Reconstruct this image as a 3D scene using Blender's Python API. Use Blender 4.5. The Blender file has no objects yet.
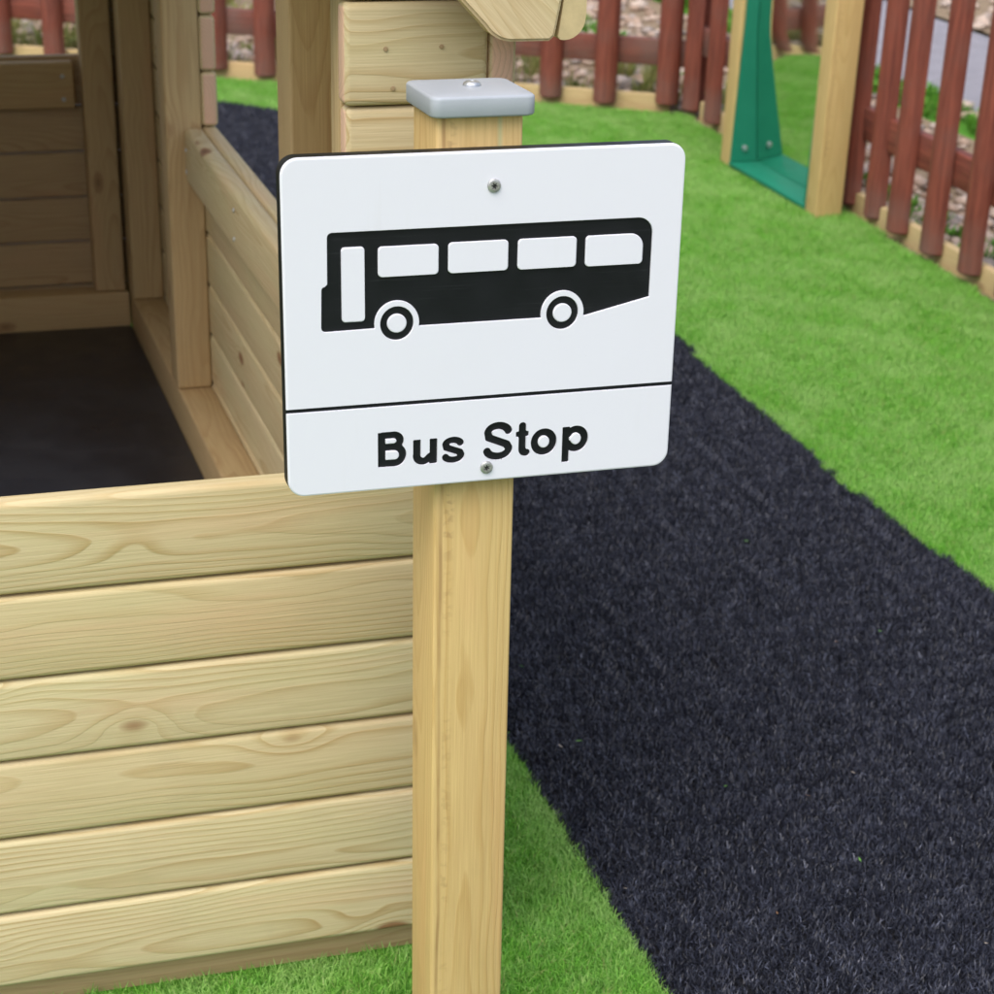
import bpy, bmesh, math, random
import numpy as np
from mathutils import Vector, Matrix

random.seed(7); rng = np.random.default_rng(7)
sc = bpy.context.scene
col = sc.collection
G = -1.103                       # ground level (z = 0 is the top edge of the sign)

# ------------------------------------------------------------------ camera
CAM = Vector((-0.36143, -1.79583, 0.41611))
RT = Vector((0.954827, -0.295727, 0.029171)); DN = Vector((-0.113673, -0.454184, -0.883626)); FW = Vector((0.274561, 0.840394, -0.467283))
cd = bpy.data.cameras.new('camera'); cam = bpy.data.objects.new('camera', cd); col.objects.link(cam)
m = Matrix((RT, -DN, -FW)).transposed().to_4x4(); m.translation = CAM
cam.matrix_world = m
cd.sensor_width = 36; cd.lens = 36 * 1979.23 / 994; cd.shift_y = 200 / 994
cd.clip_start = .05; cd.clip_end = 4000
cd.dof.use_dof = True; cd.dof.focus_distance = 2.02; cd.dof.aperture_fstop = 11
sc.camera = cam

# ------------------------------------------------------------------ sky, sun, exposure
SUN_EL, SUN_AZ = math.radians(60), math.radians(222)      # azimuth clockwise from +Y
w = bpy.data.worlds.new('World'); sc.world = w; w.use_nodes = True
nt = w.node_tree; nt.nodes.clear()
sky = nt.nodes.new('ShaderNodeTexSky'); sky.sky_type = 'NISHITA'; sky.sun_disc = False
sky.sun_elevation = SUN_EL; sky.sun_rotation = SUN_AZ; sky.air_density = 1.0; sky.dust_density = 4.0; sky.ozone_density = 1.0
hs = nt.nodes.new('ShaderNodeHueSaturation'); hs.inputs['Saturation'].default_value = .68
bg = nt.nodes.new('ShaderNodeBackground'); bg.inputs['Strength'].default_value = .15
wo = nt.nodes.new('ShaderNodeOutputWorld')
nt.links.new(sky.outputs[0], hs.inputs['Color']); nt.links.new(hs.outputs[0], bg.inputs[0]); nt.links.new(bg.outputs[0], wo.inputs[0])
sd = bpy.data.lights.new('sun', 'SUN'); sd.energy = 1.0; sd.angle = math.radians(60); sd.color = (1, .98, .95)
so = bpy.data.objects.new('sun', sd); col.objects.link(so)
sdir = Vector((math.sin(SUN_AZ) * math.cos(SUN_EL), math.cos(SUN_AZ) * math.cos(SUN_EL), math.sin(SUN_EL)))
so.rotation_euler = sdir.to_track_quat('Z', 'Y').to_euler(); so.location = sdir * 20
sc.view_settings.view_transform = 'Standard'; sc.view_settings.look = 'None'
sc.view_settings.exposure = .66; sc.view_settings.gamma = 1
sc.render.resolution_x = sc.render.resolution_y = 1024

# ------------------------------------------------------------------ material helpers
class NT:
    def __init__(s, name):
        s.m = bpy.data.materials.new(name); s.m.use_nodes = True; s.t = s.m.node_tree; s.t.nodes.clear()
        s.out = s.n('OutputMaterial')
    def n(s, t, **k):
        x = s.t.nodes.new('ShaderNode' + t)
        for a, b in k.items(): setattr(x, a, b)
        return x
    def l(s, a, b): s.t.links.new(a, b)
    def put(s, sock, v):
        if hasattr(v, 'is_output'): s.l(v, sock)
        else: sock.default_value = v
    def math(s, op, a, b=0.0, c=0.0):
        x = s.n('Math', operation=op)
        for i, v in enumerate((a, b, c)): s.put(x.inputs[i], v)
        return x.outputs[0]
    def vmath(s, op, a, b=(0, 0, 0)):
        x = s.n('VectorMath', operation=op); s.put(x.inputs[0], a); s.put(x.inputs[1], b)
        return x.outputs['Value'] if op in ('LENGTH', 'DISTANCE', 'DOT_PRODUCT') else x.outputs[0]
    def mix(s, f, a, b, mode='MIX'):
        x = s.n('Mix', data_type='RGBA', blend_type=mode)
        s.put(x.inputs[0], f); s.put(x.inputs[6], a); s.put(x.inputs[7], b)
        return x.outputs[2]
    def noise(s, v, scale, detail=3, rough=.5, dist=0):
        x = s.n('TexNoise'); s.l(v, x.inputs['Vector']); x.inputs['Scale'].default_value = scale
        x.inputs['Detail'].default_value = detail; x.inputs['Roughness'].default_value = rough; x.inputs['Distortion'].default_value = dist
        return x.outputs[0]
    def ramp(s, f, stops):
        x = s.n('ValToRGB'); s.l(f, x.inputs[0]); e = x.color_ramp.elements
        while len(e) < len(stops): e.new(.5)
        for el, (p, c) in zip(e, stops): el.position = p; el.color = (*c, 1) if len(c) == 3 else c
        return x.outputs[0]
    def mapr(s, v, a, b, c, d):
        x = s.n('MapRange'); s.put(x.inputs[0], v)
        for i, q in enumerate((a, b, c, d)): x.inputs[i + 1].default_value = q
        return x.outputs[0]
    def bsdf(s, color, rough=.6, spec=.4, metal=0, bump=None, bstr=.3, bdist=.002):
        b = s.n('BsdfPrincipled'); s.put(b.inputs['Base Color'], color); s.put(b.inputs['Roughness'], rough)
        b.inputs['Specular IOR Level'].default_value = spec; b.inputs['Metallic'].default_value = metal
        if bump is not None:
            q = s.n('Bump'); q.inputs['Strength'].default_value = bstr; q.inputs['Distance'].default_value = bdist
            s.l(bump, q.inputs['Height']); s.l(q.outputs[0], b.inputs['Normal'])
        s.l(b.outputs[0], s.out.inputs[0]); return b
c4 = lambda c: (*c, 1)

def make_wood(name, early, late, knotc, endc, ring=.0062, knots=1.0, latek=.95, green=.35, rough=.62):
    """pine: growth rings round a pith that runs along local X, knots, green treatment tint, end grain on the X faces"""
    t = NT(name); tc = t.n('TexCoord'); oi = t.n('ObjectInfo'); R = oi.outputs['Random']
    cmb = t.n('CombineXYZ'); t.l(t.math('MULTIPLY', R, 41.0), cmb.inputs[0]); t.l(t.math('MULTIPLY', R, 17.0), cmb.inputs[1]); t.l(t.math('MULTIPLY', R, 29.0), cmb.inputs[2])
    P = t.vmath('ADD', tc.outputs['Object'], cmb.outputs[0])
    r2 = t.math('FRACT', t.math('MULTIPLY', R, 7.31)); r3 = t.math('FRACT', t.math('MULTIPLY', R, 13.7))
    pith = t.n('CombineXYZ'); t.put(pith.inputs[1], t.mapr(r2, 0, 1, .012, .05)); t.put(pith.inputs[2], t.mapr(r3, 0, 1, -.05, .05))
    yz = t.vmath('MULTIPLY', t.vmath('SUBTRACT', tc.outputs['Object'], pith.outputs[0]), (0.0, 1, 1))
    rad = t.vmath('LENGTH', yz)
    big = t.noise(t.vmath('MULTIPLY', P, (1.6, 5, 5)), 1.0, 2, .4)
    med = t.noise(t.vmath('MULTIPLY', P, (5, 26, 26)), 1.0, 2, .5)
    v = t.n('TexVoronoi', voronoi_dimensions='3D', feature='F1'); t.l(t.vmath('MULTIPLY', P, (4.2, 9, 9)), v.inputs['Vector']); v.inputs['Scale'].default_value = 1
    v.inputs['Randomness'].default_value = 1
    d = v.outputs['Distance']
    kb = t.math('EXPONENT', t.math('MULTIPLY', t.math('MULTIPLY', d, d), -26.0))
    rr = t.math('ADD', rad, t.mapr(big, 0, 1, -.03, .03)); rr = t.math('ADD', rr, t.mapr(med, 0, 1, -.0035, .0035))
    rr = t.math('ADD', rr, t.math('MULTIPLY', kb, .016 * knots))
    ph = t.math('FRACT', t.math('DIVIDE', rr, ring))
    late_m = t.ramp(ph, [(0, (0, 0, 0)), (.5, (.08, .08, .08)), (.84, (.8, .8, .8)), (.92, (1, 1, 1)), (.965, (.6, .6, .6)), (1, (0, 0, 0))])
    lv = t.mapr(t.noise(t.vmath('MULTIPLY', P, (2, 14, 14)), 1.0, 2), .3, .7, .25, 1.0)
    colr = t.mix(t.math('MULTIPLY', t.math('MULTIPLY', late_m, lv), latek), c4(early), c4(late))
    fib = t.noise(t.vmath('MULTIPLY', P, (9, 420, 420)), 1.0, 2, .6)
    colr = t.mix(t.mapr(fib, .3, .7, .0, .32), colr, c4([q * .72 for q in late]))
    gm = t.mapr(t.noise(t.vmath('MULTIPLY', P, (3, 12, 12)), 1.0, 3), .45, .75, 0, green)
    colr = t.mix(gm, colr, c4((early[0] * .80, early[1] * .98, early[2] * .86)))
    pk = t.mapr(t.noise(t.vmath('MULTIPLY', P, (2.2, 16, 16)), 1.0, 3), .56, .74, 0, .42)
    colr = t.mix(pk, colr, c4((early[0] * 1.02, early[1] * .80, early[2] * .80)))
    # board to board tone
    colr = t.mix(t.mapr(r3, 0, 1, .0, .28), colr, c4((late[0] * 1.05, late[1] * 1.03, late[2] * 1.0)))
    km = t.mapr(d, .085, .125, .95 * knots, 0.0)
    colr = t.mix(km, colr, c4(knotc))
    kc = t.mapr(d, .03, .06, .65 * knots, 0.0)
    colr = t.mix(kc, colr, c4([q * .45 for q in knotc]))
    # end grain
    sx = t.n('SeparateXYZ'); t.l(tc.outputs['Normal'], sx.inputs[0])
    em = t.mapr(t.math('ABSOLUTE', sx.outputs[0]), .75, .95, 0, 1)
    endm = t.mix(t.math('MULTIPLY', late_m, .5), c4(endc), c4([q * .68 for q in endc]))
    colr = t.mix(em, colr, endm)
    # handling marks and dust
    dm = t.noise(t.vmath('ADD', tc.outputs['Object'], cmb.outputs[0]), 11, 5, .65)
    colr = t.mix(t.mapr(dm, .55, .8, 0, .22), colr, c4([q * .6 for q in early]))
    bmp = t.math('ADD', t.math('MULTIPLY', late_m, .5), t.math('MULTIPLY', fib, .9))
    t.bsdf(colr, t.mapr(fib, .2, .8, rough - .08, rough + .12), .3, bump=bmp, bstr=.35, bdist=.0012)
    return t.m

def post_marks(m_):
    nt_ = m_.node_tree; t = NT.__new__(NT); t.m = m_; t.t = nt_; b = next(n for n in nt_.nodes if n.type == 'BSDF_PRINCIPLED'); src = b.inputs['Base Color'].links[0].from_socket
    tc = t.n('TexCoord'); sx = t.n('SeparateXYZ'); t.l(tc.outputs['Object'], sx.inputs[0]); X, Z = sx.outputs[0], sx.outputs[2]
    wob = t.noise(t.vmath('MULTIPLY', tc.outputs['Object'], (5, 0, 0)), 1, 2)
    zz = t.math('ADD', Z, t.mapr(wob, .3, .7, -.002, .002))
    line = t.math('MULTIPLY', t.mapr(t.math('ABSOLUTE', t.math('SUBTRACT', zz, .0355)), .0008, .0028, 1, 0), t.mapr(t.noise(t.vmath('MULTIPLY', tc.outputs['Object'], (9, 0, 0)), 1, 3), .35, .6, .1, .6))
    tick = t.math('MULTIPLY', t.mapr(t.math('ABSOLUTE', t.math('SUBTRACT', zz, .0275)), .002, .0075, 1, 0), t.mapr(t.noise(t.vmath('MULTIPLY', tc.outputs['Object'], (120, 20, 90)), 1, 2), .50, .60, 0, .5))
    tick = t.math('MULTIPLY', tick, t.mapr(t.noise(t.vmath('MULTIPLY', tc.outputs['Object'], (6, 0, 0)), 1, 2), .42, .6, 0, .75))
    grn = t.math('MULTIPLY', t.mapr(t.math('ABSOLUTE', t.math('ADD', zz, .020)), .0006, .0035, .55, 0), t.mapr(X, .28, .42, 0, 1))
    c = t.mix(t.math('MAXIMUM', line, tick), src, c4((.27, .15, .06))); c = t.mix(grn, c, c4((.42, .47, .26))); t.l(c, b.inputs['Base Color'])
def plain(name, c, rough=.5, spec=.4, metal=0, var=.12, scale=20, bstr=.1, bscale=None, bdist=.001):
    t = NT(name); tc = t.n('TexCoord'); n = t.noise(tc.outputs['Object'], scale, 4, .6)
    colr = t.mix(t.mapr(n, .3, .7, 0, 1), c4([q * (1 - var) for q in c]), c4([min(1, q * (1 + var * .6)) for q in c]))
    b = t.noise(tc.outputs['Object'], bscale or scale * 6, 3, .6)
    t.bsdf(colr, t.mapr(n, .3, .7, rough * .88, min(1, rough * 1.12)), spec, metal, bump=b, bstr=bstr, bdist=bdist)
    return t.m

M = {}
M['pine'] = make_wood('treated_pine', (.71, .60, .37), (.46, .31, .13), (.30, .15, .07), (.74, .47, .33))
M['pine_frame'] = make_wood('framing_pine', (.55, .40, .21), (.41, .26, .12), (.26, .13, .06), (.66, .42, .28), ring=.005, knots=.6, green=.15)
M['pine_inner'] = make_wood('shade_tinted_pine', (.50, .36, .20), (.38, .24, .12), (.26, .13, .06), (.6, .4, .26), green=.1)  # back wall pine, interior shade mixed into a browner base colour
M['pine_post'] = make_wood('post_pine', (.70, .50, .225), (.52, .32, .115), (.30, .15, .06), (.60, .38, .2), ring=.0048, knots=.25, latek=.75, green=.18)
post_marks(M['pine_post'])
M['eave'] = plain('eave_pine', (.58, .47, .25), .65, .3, var=.12, scale=60, bstr=.3)
M['pine_edge'] = make_wood('edging_pine', (.60, .46, .24), (.46, .31, .14), (.3, .17, .08), (.6, .4, .22), knots=.5)
# red-brown stained fence
t = NT('red_stain'); tc = t.n('TexCoord'); oi = t.n('ObjectInfo')
cm = t.n('CombineXYZ'); t.l(t.math('MULTIPLY', oi.outputs['Random'], 31.0), cm.inputs[0])
P = t.vmath('ADD', tc.outputs['Object'], cm.outputs[0])
n1 = t.noise(t.vmath('MULTIPLY', P, (6, 90, 90)), 1, 4, .6); n2 = t.noise(P, 7, 4, .6)
cc = t.mix(t.mapr(n1, .3, .7, 0, 1), c4((.135, .036, .025)), c4((.28, .078, .050)))
cc = t.mix(t.mapr(n2, .5, .75, 0, .45), cc, c4((.17, .085, .07)))
g = t.n('SeparateXYZ'); t.l(tc.outputs['Object'], g.inputs[0])
low = t.math('MULTIPLY', t.mapr(g.outputs[0], -.5, -.36, .55, 0), t.mapr(n2, .35, .6, .2, 1))     # splashed dirt at the foot
cc = t.mix(low, cc, c4((.17, .115, .10)))
t.bsdf(cc, .6, .3, bump=n1, bstr=.5, bdist=.0015); M['red'] = t.m
M['cap'] = plain('grey_plastic', (.37, .40, .445), .46, .5, var=.04, bscale=260, bstr=.06)
t = NT('white_sign_face'); tc = t.n('TexCoord'); O = tc.outputs['Object']
n1 = t.noise(O, 9, 5, .65); n2 = t.noise(t.vmath('MULTIPLY', O, (40, 1, 900)), 1, 2, .5); n3 = t.noise(O, 330, 2, .5); n4 = t.noise(t.vmath('MULTIPLY', O, (60, 1, 5)), 1, 3, .6)
cc = t.mix(t.mapr(n1, .45, .75, 0, .10), c4((.77, .768, .85)), c4((.66, .65, .68)))
cc = t.mix(t.mapr(n3, .76, .80, 0, .45), cc, c4((.45, .44, .43)))
cc = t.mix(t.mapr(n4, .62, .8, 0, .10), cc, c4((.60, .58, .56)))
cc = t.mix(t.mapr(n2, .70, .78, 0, .16), cc, c4((.55, .55, .58)))
t.bsdf(cc, t.mapr(n1, .3, .7, .28, .45), .45, bump=t.noise(O, 500, 3), bstr=.06, bdist=.0004); M['white_hdpe'] = t.m
t = NT('black_sign_core'); tc = t.n('TexCoord')
st = t.noise(t.vmath('MULTIPLY', tc.outputs['Object'], (12, 300, 420)), 1, 3, .6)
sm = t.noise(tc.outputs['Object'], 26, 3, .5)
cc = t.mix(t.mapr(st, .62, .8, 0, .4), c4((.006, .007, .009)), c4((.05, .055, .06)))
t.bsdf(cc, t.mapr(sm, .3, .7, .40, .6), .3, bump=st, bstr=.25, bdist=.0003); M['black_hdpe'] = t.m
M['steel'] = plain('screw_steel', (.46, .46, .45), .35, .5, .6, var=.3, scale=300)
M['recess'] = plain('screw_recess', (.06, .06, .06), .5, .4, .6)
M['zinc'] = plain('zinc_screw', (.55, .57, .6), .4, .5, .8, var=.2, scale=200)
t = NT('black_phenolic_floor'); tc = t.n('TexCoord'); O = tc.outputs['Object']
n1 = t.noise(O, 6, 6, .7); n2 = t.noise(O, 240, 2, .5); n3 = t.noise(t.vmath('MULTIPLY', O, (4, 60, 1)), 1, 3, .6)
cc = t.mix(t.mapr(n1, .45, .72, 0, .55), c4((.013, .013, .018)), c4((.045, .043, .046)))
cc = t.mix(t.mapr(n2, .72, .78, 0, .5), cc, c4((.22, .19, .15))); cc = t.mix(t.mapr(n3, .66, .8, 0, .3), cc, c4((.09, .085, .085)))
t.bsdf(cc, t.mapr(n1, .3, .7, .26, .48), .5, bump=t.noise(O, 420, 3), bstr=.3, bdist=.0006); M['floor'] = t.m
M['green_dark'] = plain('green_plastic', (.008, .185, .11), .45, .4, var=.06)
M['mirror'] = plain('acrylic_mirror', (.80, .84, .80), .045, .5, 1.0, var=.02, bscale=6, bstr=.04)
M['metal_bolt'] = plain('bolt_steel', (.6, .62, .65), .3, .5, .9)

# ------------------------------------------------------------------ object helpers
def link(name, me, mat=None, parent=None):
    o = bpy.data.objects.new(name, me)
    col.objects.link(o)
    if mat is not None and me is not None and not me.materials: me.materials.append(mat)
    if parent is not None: o.parent = parent
    return o
def tag(o, label, cat, group=None):
    o['label'] = label; o['category'] = cat
    if group: o['group'] = group
    return o
def thing(name, loc, label, cat, group=None):
    o = bpy.data.objects.new(name, None); col.objects.link(o); o.location = loc; o.empty_display_size = .1
    return tag(o, label, cat, group)
def wm(o):
    m_ = o.matrix_basis if o.parent is None else wm(o.parent) @ o.matrix_parent_inverse @ o.matrix_basis
    return m_.copy()
def place(o, loc, parent):                     # loc (and the object's rotation) in world space
    o.location = loc
    if parent is not None: o.matrix_parent_inverse = wm(parent).inverted()
_mesh = {}
def box_mesh(L, Y, Z, bev, mat, seg=3):
    k = (round(L, 4), round(Y, 4), round(Z, 4), bev, mat.name, seg)
    if k in _mesh: return _mesh[k]
    bm = bmesh.new(); bmesh.ops.create_cube(bm, size=1); bmesh.ops.scale(bm, vec=(L, Y, Z), verts=bm.verts)
    if bev: bmesh.ops.bevel(bm, geom=bm.edges[:], offset=bev, segments=seg, profile=.5, affect='EDGES')
    me = bpy.data.meshes.new('timber'); bm.to_mesh(me); bm.free(); me.materials.append(mat)
    for p in me.polygons: p.use_smooth = True
    me.set_sharp_from_angle(angle=math.radians(38)); _mesh[k] = me
    return me
def timber(name, parent, x0, x1, y0, y1, z0, z1, axis, mat, bev=.004, seg=3, ox=None):
    """a length of timber with its grain along world axis"""
    dx, dy, dz = x1 - x0, y1 - y0, z1 - z0
    if axis == 'x': dims, rot = (dx, dy, dz), (0, 0, 0)
    elif axis == 'y': dims, rot = (dy, dx, dz), (0, 0, math.pi / 2)
    else: dims, rot = (dz, dy, dx), (0, -math.pi / 2, 0)
    o = link(name, box_mesh(*dims, bev, mat, seg), None, parent)
    o.rotation_euler = rot; place(o, ((x0 + x1) / 2, (y0 + y1) / 2, (z0 + z1) / 2), parent)
    return o
def poly_prism(pts, y0, y1, mat, name, parent, bev=0.0, rot=0.0):
    """polygon in XZ (counter-clockwise seen from -Y) extruded in Y, coordinates world"""
    bm = bmesh.new(); a = [bm.verts.new((x, y0, z)) for x, z in pts]; b = [bm.verts.new((x, y1, z)) for x, z in pts]
    n = len(pts); bm.faces.new(a); bm.faces.new(b[::-1])
    for i in range(n): bm.faces.new((a[(i + 1) % n], a[i], b[i], b[(i + 1) % n]))
    bmesh.ops.recalc_face_normals(bm, faces=bm.faces[:])
    if bev:
        es = [e for e in bm.edges if abs(e.verts[0].co.y - e.verts[1].co.y) < 1e-6]
        bmesh.ops.bevel(bm, geom=es, offset=bev, segments=2, affect='EDGES')
    c = Vector((sum(p[0] for p in pts) / n, (y0 + y1) / 2, sum(p[1] for p in pts) / n))
    Ri = Matrix.Rotation(-rot, 3, 'Y')
    for v in bm.verts: v.co = Ri @ (v.co - c)
    me = bpy.data.meshes.new(name); bm.to_mesh(me); bm.free()
    for p in me.polygons: p.use_smooth = True
    me.set_sharp_from_angle(angle=math.radians(35))
    o = link(name, me, mat, parent); o.rotation_euler = (0, rot, 0); place(o, c, parent); return o
def lathe_mesh(prof, mat, seg=24):
    bm = bmesh.new(); rings = []
    for r, h in prof: rings.append([bm.verts.new((r * math.cos(2 * math.pi * i / seg), r * math.sin(2 * math.pi * i / seg), h)) for i in range(seg)])
    for a, b in zip(rings, rings[1:]):
        for i in range(seg): bm.faces.new((a[i], a[(i + 1) % seg], b[(i + 1) % seg], b[i]))
    bm.faces.new(rings[-1])
    me = bpy.data.meshes.new('turned'); bm.to_mesh(me); bm.free(); me.materials.append(mat)
    for p in me.polygons: p.use_smooth = True
    me.set_sharp_from_angle(angle=math.radians(40))
    return me
SCREW = lathe_mesh([(.0042, -.001), (.0042, .0006), (.0036, .0014), (.0018, .0016), (.0013, .0006)], M['zinc'], 14)
def screw(parent, loc, normal, s=1.0, me=None, name='screw'):
    o = link(name, me or SCREW, None, parent); place(o, loc, parent); o.scale = (s, s, s)
    o.rotation_euler = Vector(normal).to_track_quat('Z', 'Y').to_euler(); return o

# ------------------------------------------------------------------ ground sheets
def sheet(name, pts, z, mat, kind='structure'):
    bm = bmesh.new(); f = bm.faces.new([bm.verts.new((x, y, z)) for x, y in pts])
    bmesh.ops.triangulate(bm, faces=[f]); bmesh.ops.recalc_face_normals(bm, faces=bm.faces[:])
    for f in bm.faces:
        if f.normal.z < 0: f.normal_flip()
    me = bpy.data.meshes.new(name); bm.to_mesh(me); bm.free(); o = link(name, me, mat); o['kind'] = kind; return o
def ground_mat(name, stops, scale, bump=.6, rough=.9, bdist=.01):
    t = NT(name); tc = t.n('TexCoord'); n = t.noise(tc.outputs['Object'], scale, 8, .7); n2 = t.noise(tc.outputs['Object'], scale * .08, 4, .6)
    c = t.ramp(n, stops); c = t.mix(t.mapr(n2, .4, .65, 0, .35), c, c4([q * .7 for q in stops[1][1]]))
    t.bsdf(c, rough, .2, bump=n, bstr=bump, bdist=bdist); return t.m
M['ground'] = ground_mat('meadow_ground', [(.3, (.07, .10, .03)), (.5, (.16, .17, .07)), (.7, (.26, .22, .14))], 14)
M['lawn'] = ground_mat('turf_backing', [(.35, (.07, .22, .02)), (.5, (.10, .30, .03)), (.65, (.14, .36, .045))], 160)
M['road'] = ground_mat('black_turf_backing', [(.35, (.006, .006, .008)), (.5, (.011, .011, .014)), (.65, (.02, .02, .026))], 160)
M['gravel'] = ground_mat('gravel_soil', [(.3, (.13, .09, .05)), (.5, (.27, .20, .13)), (.7, (.42, .32, .23))], 70)
M['asphalt'] = ground_mat('grey_footpath', [(.3, (.20, .19, .21)), (.5, (.27, .26, .29)), (.7, (.34, .32, .35))], 120, .3)

def edge_noise(v, s=0.0): return .006 * math.sin(v * 7.3 + s) + .004 * math.sin(v * 17.1 + 2 * s) + .0025 * math.sin(v * 41 + 3 * s)
def smooth(pts, n=14):
    out = []
    for i in range(len(pts) - 1):
        p0 = pts[max(i - 1, 0)]; p1 = pts[i]; p2 = pts[i + 1]; p3 = pts[min(i + 2, len(pts) - 1)]
        for k in range(n):
            u = k / n
            out.append(tuple(.5 * (2 * p1[j] + (p2[j] - p0[j]) * u + (2 * p0[j] - 5 * p1[j] + 4 * p2[j] - p3[j]) * u * u + (3 * p1[j] - p0[j] - 3 * p2[j] + p3[j]) * u ** 3) for j in (0, 1)))
    out.append(pts[-1]); return out
RE = smooth([(1.53, -3.0), (1.525, -1), (1.525, .6), (1.535, 1.15), (1.51, 1.75), (1.53, 2.4), (1.535, 3.0), (1.535, 3.8), (1.44, 4.7), (1.12, 5.47), (.55, 5.95), (-.3, 6.45), (-2.2, 7.6)])
LE = smooth([(.51, -3.0), (.50, -1), (.497, .1), (.504, .45), (.503, .75), (.505, 1.6), (.505, 2.8), (.46, 3.5), (.26, 4.15), (-.2, 4.65), (-1.0, 5.15), (-2.6, 6.1)])
RE = [(x + edge_noise(y, .4), y) for x, y in RE]; LE = [(x + edge_noise(y, 1.7), y) for x, y in LE]
ROAD = np.array(LE + RE[::-1])
FR = lambda y: 2.49 + (y - 2.887) * .0355            # face line of the right-hand fence
BK = lambda x: 5.234 + (2.515 - x) * .592            # face line of the back fence
LAWN = np.array([(-3, -3), (FR(-3) + .02, -3), (FR(5.2) + .02, 5.2), (-3, BK(-3) + .02)])
def inside(P, poly):
    x, y = P[:, 0], P[:, 1]; r = np.zeros(len(P), bool); n = len(poly); j = n - 1
    for i in range(n):
        xi, yi = poly[i]; xj, yj = poly[j]
        if yi != yj:
            r ^= ((yi > y) != (yj > y)) & (x < (xj - xi) * (y - yi) / (yj - yi) + xi)
        j = i
    return r
sheet('ground', [(-1500, -1500), (1500, -1500), (1500, 1500), (-1500, 1500)], G - .03, M['ground'])
sheet('lawn', [tuple(p) for p in LAWN], G, M['lawn'])
sheet('road', [tuple(p) for p in ROAD], G + .004, M['road'])
sheet('gravel_bed', [(FR(-3) + .03, -3), (3.5, -3), (3.5, 9.5), (-6, 12.5), (-6, BK(-6) + .03), (2.60, 5.22)], G - .004, M['gravel'])
sheet('verge', [(3.505, -3), (3.74, -3), (3.76, 9.5), (3.505, 9.5)], G - .006, M['lawn'])
sheet('footpath', [(3.765, -3), (4.55, -3), (4.75, 11), (3.765, 11)], G - .002, M['asphalt'])
sheet('far_gravel', [(4.76, -3), (9, -3), (9, 14), (4.76, 14)], G - .008, M['gravel'])

# ------------------------------------------------------------------ turf blades: one patch of blades, set out over the area by geometry nodes
def blade_patch(size, dens, l0, l1, wd, seed, lean=1.25):
    r = np.random.default_rng(seed); n = max(4, int(size * size * dens))
    bx, by = r.uniform(-size / 2, size / 2, (2, n)); a = r.uniform(0, 2 * np.pi, n); L = r.uniform(l0, l1, n); le = r.uniform(.25, lean, n)
    tw = a + r.uniform(-1.2, 1.2, n) + np.pi / 2; W = wd * r.uniform(.7, 1.25, n); cv = r.uniform(-.5, .9, n)
    V = np.zeros((n, 5, 3)); dx, dy = np.cos(a), np.sin(a); wx, wy = np.cos(tw) * W / 2, np.sin(tw) * W / 2
    h1 = L * .55 * np.cos(le * .6); s1 = L * .55 * np.sin(le * .6); h2 = h1 + L * .45 * np.cos(np.clip(le + cv, -.2, 1.75)); s2 = s1 + L * .45 * np.sin(np.clip(le + cv, -.2, 1.75))
    for k, (h, s, q) in enumerate(((0, 0, 1), (0, 0, -1), (h1, s1, -.9), (h1, s1, .9), (h2, s2, 0))):
        V[:, k, 0] = bx + dx * s + wx * q; V[:, k, 1] = by + dy * s + wy * q; V[:, k, 2] = h
    F = []
    for i in range(n):
        o = i * 5; F.append((o, o + 1, o + 2, o + 3)); F.append((o + 3, o + 2, o + 4))
    return V.reshape(-1, 3), F, np.repeat(r.uniform(0, 1, n), 5)

def gn_group():
    g = bpy.data.node_groups.new('scatter_patches', 'GeometryNodeTree')
    g.interface.new_socket('Geometry', in_out='INPUT', socket_type='NodeSocketGeometry'); g.interface.new_socket('Geometry', in_out='OUTPUT', socket_type='NodeSocketGeometry')
    N = lambda t: g.nodes.new(t)
    i = N('NodeGroupInput'); o = N('NodeGroupOutput'); j = N('GeometryNodeJoinGeometry')
    def attr(name, ty):
        a = N('GeometryNodeInputNamedAttribute'); a.data_type = ty; a.inputs['Name'].default_value = name; return a.outputs[0]
    def pick(v):
        c = N('FunctionNodeCompare'); c.data_type = 'INT'; c.operation = 'EQUAL'; g.links.new(attr('role', 'INT'), c.inputs[2]); c.inputs[3].default_value = v
        s = N('GeometryNodeSeparateGeometry'); s.domain = 'POINT'; g.links.new(i.outputs[0], s.inputs[0]); g.links.new(c.outputs[0], s.inputs[1]); return s.outputs[0]
    for a, b in ((0, 1), (2, 3)):
        mp = N('GeometryNodeMeshToPoints'); g.links.new(pick(b), mp.inputs[0])
        ip = N('GeometryNodeInstanceOnPoints'); g.links.new(mp.outputs[0], ip.inputs['Points']); g.links.new(pick(a), ip.inputs['Instance'])
        g.links.new(attr('rot', 'FLOAT_VECTOR'), ip.inputs['Rotation']); g.links.new(attr('scl', 'FLOAT_VECTOR'), ip.inputs['Scale'])
        g.links.new(ip.outputs[0], j.inputs[0])
    g.links.new(j.outputs[0], o.inputs[0]); return g
GN = gn_group()
HOUSE = (-.945, .322, .275, 2.98)
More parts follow.
